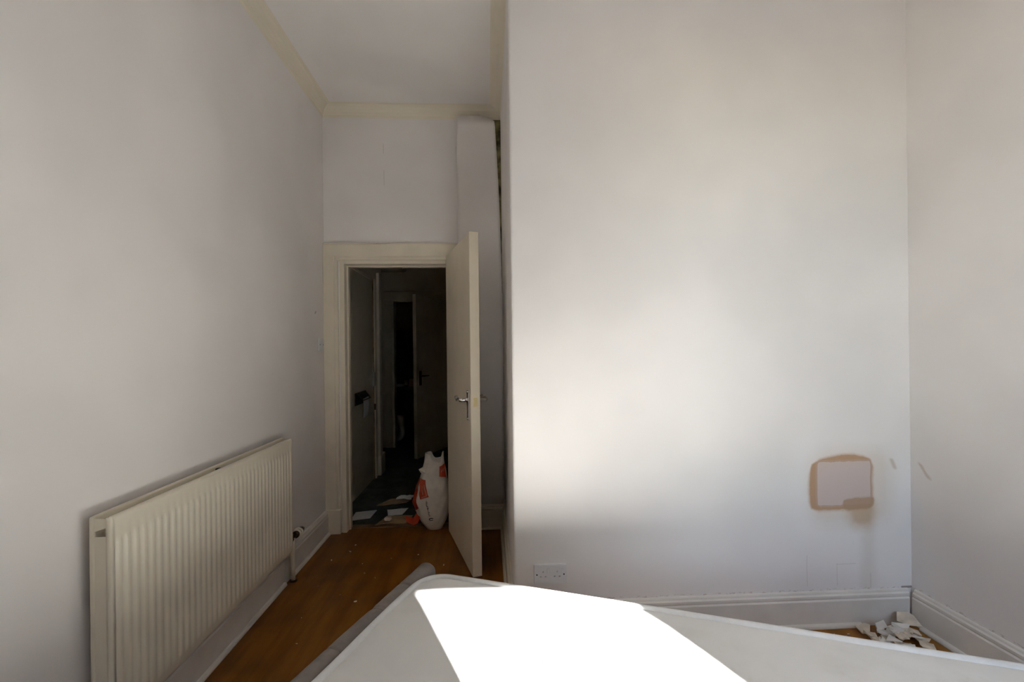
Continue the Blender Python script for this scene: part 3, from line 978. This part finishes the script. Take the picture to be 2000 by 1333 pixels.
for s in (-0.0605, 0.0605):
    bm = bmesh.new()
    add_lathe(bm, [(0.0033, 0), (0.0033, 0.0012)], Matrix.Translation((s, -0.0108, 0.001)) @ Matrix.Rotation(radians(90), 4, 'X'), 10)
    link('screw', bm, M['dark_metal'], so)

# ------------------------------------------------------------------ peeling wallpaper strip in the alcove
bp = link('bare_plaster', box(-0.185, XB - 0.001, YD - 0.003, YD, 1.70, 2.955), M['plaster'], bpy.data.objects['wall_far'])
bm = bmesh.new()
NX, NZ = 14, 40
g = []
for k in range(NZ + 1):
    v = k / NZ
    z = 0.172 + (2.952 - 0.172) * v
    row = []
    up = max(0.0, (v - 0.50) / 0.50)
    xr = XB - 0.0025 - 0.043 * up ** 2.0
    if v > 0.985:
        pass
    for i in range(NX + 1):
        u = i / NX
        x = -0.213 + (xr + 0.213) * u
        y = YD - 0.004 - up ** 1.7 * (0.048 + 0.018 * u + 0.008 * sin(u * 5))
        zz = z - (0.030 * (max(0, u - 0.72) / 0.28) ** 2 + 0.004 * u) * (1 if k == NZ else 0)
        row.append(bm.verts.new((x, y, zz)))
    g.append(row)
for a, b in zip(g, g[1:]):
    for i in range(NX):
        bm.faces.new([a[i], a[i + 1], b[i + 1], b[i]])
solid(bm, 0.0012)
tag(link('wallpaper_strip', bm, M['paper_strip'], smooth=True), 'strip of painted wallpaper peeling off the wall above the open door', 'wallpaper')

# ------------------------------------------------------------------ white plastic sack in the doorway
SX = lambda px: -0.457 + (px - 833) * 0.00369
SL = [(0.000, 835, 857, 0.050), (0.006, 831, 862, 0.066), (0.055, 820, 868, 0.088), (0.11, 813, 873, 0.100), (0.20, 804, 875, 0.104),
      (0.275, 809, 875, 0.098), (0.33, 815, 873, 0.090), (0.385, 820, 870, 0.078), (0.44, 824, 867, 0.064), (0.485, 827, 865, 0.056), (0.545, 829, 864, 0.050)]
SCY = 3.340
def sack_pt(th, z, off=0.0):
    for a, b in zip(SL, SL[1:]):
        if z <= b[0]:
            break
    f_ = (z - a[0]) / (b[0] - a[0])
    f_ = min(max(f_, 0), 1)
    x0, x1, dp = [SX(a[1] + (b[1] - a[1]) * f_), SX(a[2] + (b[2] - a[2]) * f_), a[3] + (b[3] - a[3]) * f_]
    cx, hw = (x0 + x1) / 2, (x1 - x0) / 2
    c, s = cos(th), sin(th)
    e = 0.80
    px = math.copysign(abs(c) ** e, c)
    py = math.copysign(abs(s) ** e, s)
    crease = 0.0035 * sin(th * 5 + z * 30) * sin(z * 21 + th) + 0.0025 * sin(th * 11 - z * 47)
    damp = min(1, z / 0.08)
    r = 1 + crease * damp / 0.1 + off / max(hw, 0.03)
    return Vector((cx + hw * px * r, SCY + 0.02 * (z / 0.5) + dp * py * r, z + 0.001))
def sack_top(th):
    # broad ear on one side, thin one on the other, mouth sagging between
    c, back = cos(th), 0.016 if sin(th) > 0 else 0.0
    left = min(1.0, max(0.0, (-c + 0.02) / 0.42))
    right = min(1.0, max(0.0, (c - 0.62) / 0.30))
    base = 0.482 + back + 0.006 * sin(th * 3)
    return max(base + (0.540 - base) * (left * left * (3 - 2 * left)), base + (0.548 - base) * right)
NT = 56
sack = empty('plastic_sack', (-0.40, SCY, 0))
tag(sack, 'open white plastic sack with red print, slumped in the doorway', 'sack')
def spart(name, bm, m, smooth=True, parent=None):
    o = link(name, bm, m, parent or sack, smooth)
    if parent is None:
        o.matrix_parent_inverse = Matrix.Translation(-sack.location)
    return o
bm = bmesh.new()
zs = [0.0, 0.006, 0.03, 0.055, 0.08, 0.11, 0.14, 0.17, 0.20, 0.23, 0.26, 0.29, 0.32, 0.35, 0.385, 0.42, 0.45, 0.475]
rings = [[bm.verts.new(sack_pt(2 * pi * k / NT, z)) for k in range(NT)] for z in zs]
rings.append([bm.verts.new(sack_pt(2 * pi * k / NT, sack_top(2 * pi * k / NT))) for k in range(NT)])
inner_z = [0.45, 0.36]
def inner(k, z):
    p = sack_pt(2 * pi * k / NT, z)
    c_ = Vector((-0.40, SCY + 0.02, p.z))
    return c_ + (p - c_) * 0.93
rim = []
for k in range(NT):
    p = sack_pt(2 * pi * k / NT, sack_top(2 * pi * k / NT))
    c_ = Vector((-0.40, SCY + 0.02, p.z))
    rim.append(bm.verts.new(c_ + (p - c_) * 0.955))
rings.append(rim)
for z in inner_z:
    rings.append([bm.verts.new(inner(k, z)) for k in range(NT)])
for a, b in zip(rings, rings[1:]):
    for k in range(NT):
        bm.faces.new([a[k], a[(k + 1) % NT], b[(k + 1) % NT], b[k]])
bm.faces.new(rings[0][::-1])
bm.faces.new(rings[-1])
spart('body', bm, M['sack_white'])
def sack_patch(name, poly, m, off=0.0045, parent=None, nu=10, nv=10):
    """poly: four (theta_deg, z) corners; patch follows the sack's surface"""
    bm = bmesh.new()
    (a0, z0), (a1, z1), (a2, z2), (a3, z3) = poly
    gr = []
    for i in range(nu + 1):
        u = i / nu
        row = []
        for j in range(nv + 1):
            v = j / nv
            th = (a0 * (1 - u) + a1 * u) * (1 - v) + (a3 * (1 - u) + a2 * u) * v
            zz = (z0 * (1 - u) + z1 * u) * (1 - v) + (z3 * (1 - u) + z2 * u) * v
            row.append(bm.verts.new(sack_pt(radians(th), zz, off)))
        gr.append(row)
    for a, b in zip(gr, gr[1:]):
        for j in range(nv):
            bm.faces.new([a[j], a[j + 1], b[j + 1], b[j]])
    return spart(name, bm, m, True, parent)
pa = sack_patch('printed_panel', [(-190, 0.105), (-124, 0.172), (-150, 0.372), (-186, 0.365)], M['sack_red'])
pb = sack_patch('printed_panel', [(-118, 0.232), (-92, 0.252), (-114, 0.362), (-143, 0.374)], M['sack_red'])
sack_patch('print_line', [(-114, 0.243), (-97, 0.257), (-97, 0.262), (-114, 0.248)], M['sack_pale'], 0.0065, pb, 6, 1)
sack_patch('print_line', [(-99, 0.260), (-96, 0.260), (-113, 0.335), (-116, 0.335)], M['sack_pale'], 0.0065, pb, 1, 6)
sack_patch('print_line', [(-111, 0.265), (-108, 0.267), (-119, 0.325), (-121, 0.325)], M['sack_pale'], 0.0065, pb, 1, 6)
sack_patch('print_line', [(-150, 0.30), (-146, 0.30), (-142, 0.318), (-147, 0.322)], M['sack_pale'], 0.0065, pa, 1, 2)
pc = sack_patch('printed_panel', [(-66, 0.385), (-22, 0.372), (-14, 0.468), (-62, 0.452)], M['sack_red'])
for k in range(6):
    a = -56 + 5.5 * k
    z_ = 0.412 + 0.007 * (k % 3)
    sack_patch('print_mark', [(a, z_), (a + 3, z_), (a + 3, z_ + 0.016), (a, z_ + 0.013)], M['sack_pale'], 0.0065, pc, 1, 1)
# black line of small print running up the sack, with a round mark at its foot
zc = 0.118
tx = None
rr2 = random.Random(3)
while zc < 0.224:
    h = rr2.choice((0.0035, 0.005, 0.0065))
    a = -92.0 - (zc - 0.118) * 42
    tx = sack_patch('small_print', [(a - 2.0, zc), (a + rr2.choice((0.4, 1.8)), zc), (a + rr2.choice((0.2, 1.8)), zc + h), (a - 2.0, zc + h)], M['ink'], 0.0035, None, 2, 1)
    zc += h + rr2.choice((0.0015, 0.002, 0.004))
for k in range(10):
    a0, a1 = radians(20 + 30 * k), radians(20 + 30 * (k + 1) + 1)
    R0, R1 = 0.0065, 0.0115
    cth, cz_ = -90.5, 0.094
    pol = [(cth + cos(a0) * R0 * 480, cz_ + sin(a0) * R0), (cth + cos(a0) * R1 * 480, cz_ + sin(a0) * R1),
           (cth + cos(a1) * R1 * 480, cz_ + sin(a1) * R1), (cth + cos(a1) * R0 * 480, cz_ + sin(a1) * R0)]
    sack_patch('print_emblem', pol, M['ink'], 0.0035, None, 1, 1)
sack_patch('print_emblem', [(-93, 0.098), (-88, 0.098), (-88, 0.104), (-93, 0.104)], M['ink'], 0.0035, None, 1, 1)
# torn tab on the left edge, loose red flap at the bottom
bm = bmesh.new()
vv = [bm.verts.new(p) for p in ((SX(827), SCY - 0.045, 0.455), (SX(818), SCY - 0.055, 0.440), (SX(821), SCY - 0.05, 0.418), (SX(826), SCY - 0.05, 0.400), (SX(831), SCY - 0.06, 0.415))]
bm.faces.new(vv)
solid(bm, 0.002)
spart('torn_tab', bm, M['sack_white'], False)
bm = bmesh.new()
flp = [[(-0.53, 3.33, 0.125), (-0.50, 3.27, 0.10)], [(-0.555, 3.31, 0.085), (-0.515, 3.245, 0.070)], [(-0.585, 3.32, 0.088), (-0.545, 3.255, 0.052)], [(-0.625, 3.34, 0.092), (-0.60, 3.28, 0.066)]]
flp = [[bm.verts.new(p) for p in r] for r in flp]
for a, b in zip(flp, flp[1:]):
    bm.faces.new([a[0], a[1], b[1], b[0]])
solid(bm, 0.002)
spart('loose_flap', bm, M['sack_red'], False)

# ------------------------------------------------------------------ papers and cardboard on the hall floor
def sheet(name, pts, m, th, label, cat, group=None, z0=0.001, lift=None, crumple=0.0, seed=1):
    r = random.Random(seed)
    bm = bmesh.new()
    n_ = 6
    (ax, ay), (bx, by), (cx, cy), (dx, dy) = pts
    gr = []
    for i in range(n_ + 1):
        u = i / n_
        row = []
        for j in range(n_ + 1):
            v = j / n_
            x = (ax * (1 - u) + bx * u) * (1 - v) + (dx * (1 - u) + cx * u) * v
            y = (ay * (1 - u) + by * u) * (1 - v) + (dy * (1 - u) + cy * u) * v
            z = z0 + th + (lift(u, v) if lift else 0) + r.random() * crumple
            row.append(bm.verts.new((x + (r.random() - 0.5) * crumple * 0.4, y + (r.random() - 0.5) * crumple * 0.4, z)))
        gr.append(row)
    for a, b in zip(gr, gr[1:]):
        for j in range(n_):
            bm.faces.new([a[j], a[j + 1], b[j + 1], b[j]])
    solid(bm, th)
    zmin = min(v.co.z for v in bm.verts)
    bmesh.ops.translate(bm, vec=(0, 0, z0 - zmin), verts=bm.verts[:])
    o = link(name, bm, m)
    return tag(o, label, cat, group)
sheet('leaflet', [(-1.065, 3.520), (-0.925, 3.545), (-0.915, 3.715), (-1.075, 3.690)], M['paper'], 0.006,
      'white folded leaflet lying on the carpet beside the door frame', 'leaflet', lift=lambda u, v: 0.006 * u)
sheet('envelope', [(-0.790, 3.545), (-0.680, 3.540), (-0.655, 3.66), (-0.815, 3.64)], M['paper'], 0.003,
      'white crumpled letter lying on cardboard next to the sack', 'letter', z0=0.022, lift=lambda u, v: 0.010 * v + 0.005 * u, crumple=0.004)
sheet('cardboard_piece', [(-0.845, 3.385), (-0.610, 3.395), (-0.600, 3.56), (-0.800, 3.565)], M['card'], 0.006,
      'torn brown cardboard flap lying across the threshold', 'cardboard', z0=0.009, lift=lambda u, v: 0.010 * abs(sin(u * 4)) * (1 - v), crumple=0.004, seed=4)
sheet('cardboard_piece', [(-0.945, 3.83), (-0.70, 3.85), (-0.68, 3.98), (-0.86, 3.99)], M['card'], 0.008,
      'flattened brown cardboard farther along the hall carpet', 'cardboard', lift=lambda u, v: 0.014 * u * (1 - v), crumple=0.005, seed=5)
sheet('paper_wrapper', [(-0.80, 3.90), (-0.67, 3.89), (-0.66, 3.99), (-0.78, 4.0)], M['paper'], 0.003,
      'pale wrapper lying on the flattened cardboard behind the sack', 'wrapper', z0=0.030, crumple=0.012, seed=9)
bm = bmesh.new()
bmesh.ops.create_icosphere(bm, subdivisions=2, radius=0.030)
for v in bm.verts:
    v.co *= 0.75 + 0.5 * rng.random()
    v.co.z *= 0.55
bmesh.ops.translate(bm, vec=(-0.765, 3.43, 0.043), verts=bm.verts[:])
tag(link('crumpled_tissue', bm, plain('tissue', (0.70, 0.58, 0.50), 0.9)), 'crumpled pinkish tissue on the torn cardboard flap', 'tissue')

# ------------------------------------------------------------------ dark room at the end of the hall
tb = empty('work_table', (-1.30, 7.25, 0))
tag(tb, 'dark cluttered table in the unlit room beyond the hall', 'table')
def tpart(root, name, bm, m, smooth=False):
    o = link(name, bm, m, root, smooth)
    o.matrix_parent_inverse = Matrix.Translation(-root.location)
    return o
tpart(tb, 'table_top', box(-1.75, -0.85, 7.0, 7.55, 0.715, 0.75, 0.004, 1), M['bench'])
for x in (-1.72, -1.30, -1.17, -0.89):
    for y in (7.02, 7.50):
        tpart(tb, 'leg', box(x, x + 0.05, y, y + 0.045, 0, 0.715, 0.003, 1), M['bench'])
tpart(tb, 'apron', box(-1.70, -0.90, 7.03, 7.05, 0.62, 0.715, 0.003, 1), M['bench'])
def clutter(name, bm, m, label, cat, smooth=False):
    return tag(link(name, bm, m, smooth=smooth), label, cat)
clutter('cardboard_box', box(-1.235, -1.120, 7.08, 7.20, 0.75, 0.865, 0.003, 1), M['card'], 'small tan box on the dark table', 'box')
clutter('paper_stack', box(-1.46, -1.33, 7.04, 7.2, 0.75, 0.785, 0.003, 1), M['paper'], 'loose stack of white papers on the dark table', 'papers')
bm = bmesh.new()
add_lathe(bm, [(0.030, 0), (0.034, 0.02), (0.036, 0.10), (0.033, 0.10), (0.031, 0.02)], Matrix.Translation((-1.285, 7.12, 0.75)), 16)
clutter('mug', bm, M['chrome'], 'shiny metal cup on the dark table', 'cup', True)
clutter('tilted_folder', box(-0.09, 0.09, -0.004, 0.004, 0, 0.15, 0.002, 1, mat=Matrix.Translation((-1.42, 7.28, 0.752)) @ Matrix.Rotation(radians(-14), 4, 'X')), M['dim_green'], 'dull green folder propped up on the dark table', 'folder')
# tall black cabinet with a sloping wing behind the table
cb = empty('dark_cabinet', (-1.45, 8.2, 0))
tag(cb, 'tall black dresser with pigeonholes behind the cluttered table', 'dresser')
tpart(cb, 'tower', box(-2.0, -1.535, 7.9, 8.35, 0, 1.66, 0.01, 2), M['black'])
bm = bmesh.new()
top = [(-1.535, 1.34), (-1.50, 1.31), (-1.40, 1.265), (-1.30, 1.235), (-1.18, 1.215), (-0.95, 1.205), (-0.70, 1.20)]
A, B = [], []
for yy, lst in ((7.98, A), (8.30, B)):
    for x, z in [(-1.535, 0.0)] + top + [(-0.70, 0.0)]:
        lst.append(bm.verts.new((x, yy, z)))
for i in range(len(A)):
    j = (i + 1) % len(A)
    bm.faces.new([A[i], A[j], B[j], B[i]])
bm.faces.new(A[::-1])
bm.faces.new(B)
tpart(cb, 'wing', bm, M['bench'])
for i in range(5):
    for k in range(2):
        x = -1.50 + i * 0.155
        tpart(cb, 'pigeonhole', box(x, x + 0.135, 7.970, 7.985, 0.86 + k * 0.16, 1.0 + k * 0.16, 0.004, 1), M['dim_green'])
# white plastic tub with an opening in its front
bm = bmesh.new()
hw, hh, dd = 0.19, 0.37, 0.18
prof = []
outer, innr = [], []
for k in range(32):
    a = 2 * pi * k / 32
    c, s = cos(a), sin(a)
    outer.append((math.copysign(abs(c) ** 0.45, c) * hw * (0.94 + 0.06 * s), hh / 2 + math.copysign(abs(s) ** 0.45, s) * hh / 2))
    innr.append((c * hw * 0.58, hh * 0.47 + s * hh * 0.33))
lay = [(outer, -dd, 0.97), (outer, dd - 0.02, 1.0), (outer, dd, 0.95), (innr, dd, 1.06), (innr, dd - 0.012, 1.0), (innr, -dd + 0.03, 0.9)]
rings = []
for pts, y, sc in lay:
    rings.append([bm.verts.new((x * sc, -y, hh / 2 + (z - hh / 2) * sc)) for x, z in pts])
for a, b in zip(rings, rings[1:]):
    for k in range(32):
        bm.faces.new([a[k], a[(k + 1) % 32], b[(k + 1) % 32], b[k]])
bm.faces.new(rings[0])
tub = empty('plastic_tub', (-1.405, 6.80, 0.0))
tag(tub, 'white plastic tub with a round opening under the cluttered table', 'tub')
link('shell', bm, M['plastic_tub'], tub, True)

# ------------------------------------------------------------------ paint flakes and crumbs
def shard(n_, size, th, seed):
    r = random.Random(seed)
    bm = bmesh.new()
    angs = sorted(r.uniform(0, 2 * pi) for _ in range(n_))
    while max((angs[(i + 1) % n_] - angs[i]) % (2 * pi) for i in range(n_)) > 2.5:
        angs = sorted(r.uniform(0, 2 * pi) for _ in range(n_))
    tp, bt = [], []
    for a in angs:
        q = size * r.uniform(0.65, 1.1)
        x, y = q * cos(a), q * 0.62 * sin(a)
        w = r.uniform(-0.12, 0.12) * size
        tp.append(bm.verts.new((x, y, th / 2 + w)))
        bt.append(bm.verts.new((x * 0.97, y * 0.97, -th / 2 + w)))
    ct = bm.verts.new((0, 0, th / 2 + size * 0.05))
    cb_ = bm.verts.new((0, 0, -th / 2 + size * 0.05))
    for i in range(n_):
        j = (i + 1) % n_
        bm.faces.new([tp[i], tp[j], ct])
        bm.faces.new([bt[j], bt[i], cb_])
        bm.faces.new([tp[i], bt[i], bt[j], tp[j]])
    return bm
PILE = 'broken plaster flakes heaped in the corner'
fl = [  # x, y, z, size, rx, ry, rz, white?, label
    (1.705, 1.925, 0.045, 0.046, 62, 0, 8, 1, 'white triangular plaster flake standing upright in the corner heap'),
    (1.868, 1.950, 0.052, 0.056, 38, 6, -18, 0, 'largest cream plaster flake on top of the corner heap'),
    (1.775, 1.895, 0.040, 0.046, 46, 10, 65, 1, 'pale narrow plaster flake tilted in the middle of the heap'),
    (1.655, 1.955, 0.026, 0.048, 48, 0, 5, 0, 'cream plaster flake leaning on the skirting at the heap edge'),
]
for i, (x, y, z, s, rx, ry, rz, wh, lab) in enumerate(fl):
    o = link('plaster_flake', shard(4 if i == 0 else 6, s, 0.006, 40 + i), M['flake_white' if wh else 'flake'])
    o.location = (x, y, z)
    o.rotation_euler = (radians(rx), radians(ry), radians(rz))
    tag(o, lab, 'plaster flake', PILE)
LABP = 'jagged cream plaster flake in the corner heap'
shapes = [link('plaster_flake', shard(rng.choice((5, 6, 7)), 0.05, 0.006, 60 + k), M['flake' if k % 3 else 'flake_white']) for k in range(5)]
for o in shapes:
    tag(o, LABP, 'plaster flake', PILE)
spots = []
for k in range(38):
    a, q = rng.uniform(0, 2 * pi), rng.random() ** 0.6
    x = 1.755 + 0.125 * q * cos(a)
    y = 1.885 + 0.075 * q * sin(a)
    hgt = 0.055 * max(0.0, 1 - q * 0.8) * (k / 38)
    spots.append((x, y, 0.008 + hgt, rng.uniform(0.45, 1.05), rng.uniform(-24, 24), rng.uniform(-20, 20), rng.uniform(0, 360)))
for k, (x, y, z, s, rx, ry, rz) in enumerate(spots):
    src = shapes[k % 5]
    if k < 5:
        o = src
    else:
        o = src.copy()
        COL.objects.link(o)
    y = min(y, 1.955)
    o.location = (x, y, z + 0.006 * s)
    o.rotation_euler = (radians(rx), radians(ry), radians(rz))
    o.scale = (s, s, s)
LABC = 'tiny plaster crumb on the brown floor between radiator and open door'
cr0 = link('plaster_crumb', shard(5, 0.010, 0.004, 90), M['flake_white'])
crumbs = [(-0.905, 2.975, 1.0), (-0.900, 3.075, 0.7), (-0.985, 2.860, 1.0), (-0.70, 2.375, 0.9), (-0.285, 2.745, 0.9), (-0.735, 2.68, 0.5), (-0.80, 2.45, 0.4), (-0.62, 2.86, 0.45), (-0.46, 2.9, 0.5),
          (-0.92, 2.25, 0.4), (-0.86, 2.05, 0.5), (1.56, 1.93, 0.8), (1.60, 1.90, 0.9), (1.52, 1.95, 0.6), (1.47, 1.93, 0.6), (1.585, 1.95, 0.7), (1.44, 1.955, 0.5), (1.62, 1.87, 0.8), (-0.78, 2.80, 0.4), (-0.66, 2.62, 0.4), (-0.95, 2.55, 0.35)]
for k, (x, y, s) in enumerate(crumbs):
    o = cr0 if k == 0 else cr0.copy()
    if k:
        COL.objects.link(o)
    o.location = (x, y, 0.0025 * s)
    o.scale = (s, s, s)
    o.rotation_euler = (0, 0, k * 1.3)
    if x > 0:
        tag(o, 'tiny plaster crumb on the floor beside the corner heap', 'plaster crumb', 'plaster crumbs beside the corner heap')
    else:
        tag(o, LABC, 'plaster crumb', 'plaster crumbs on the floor')
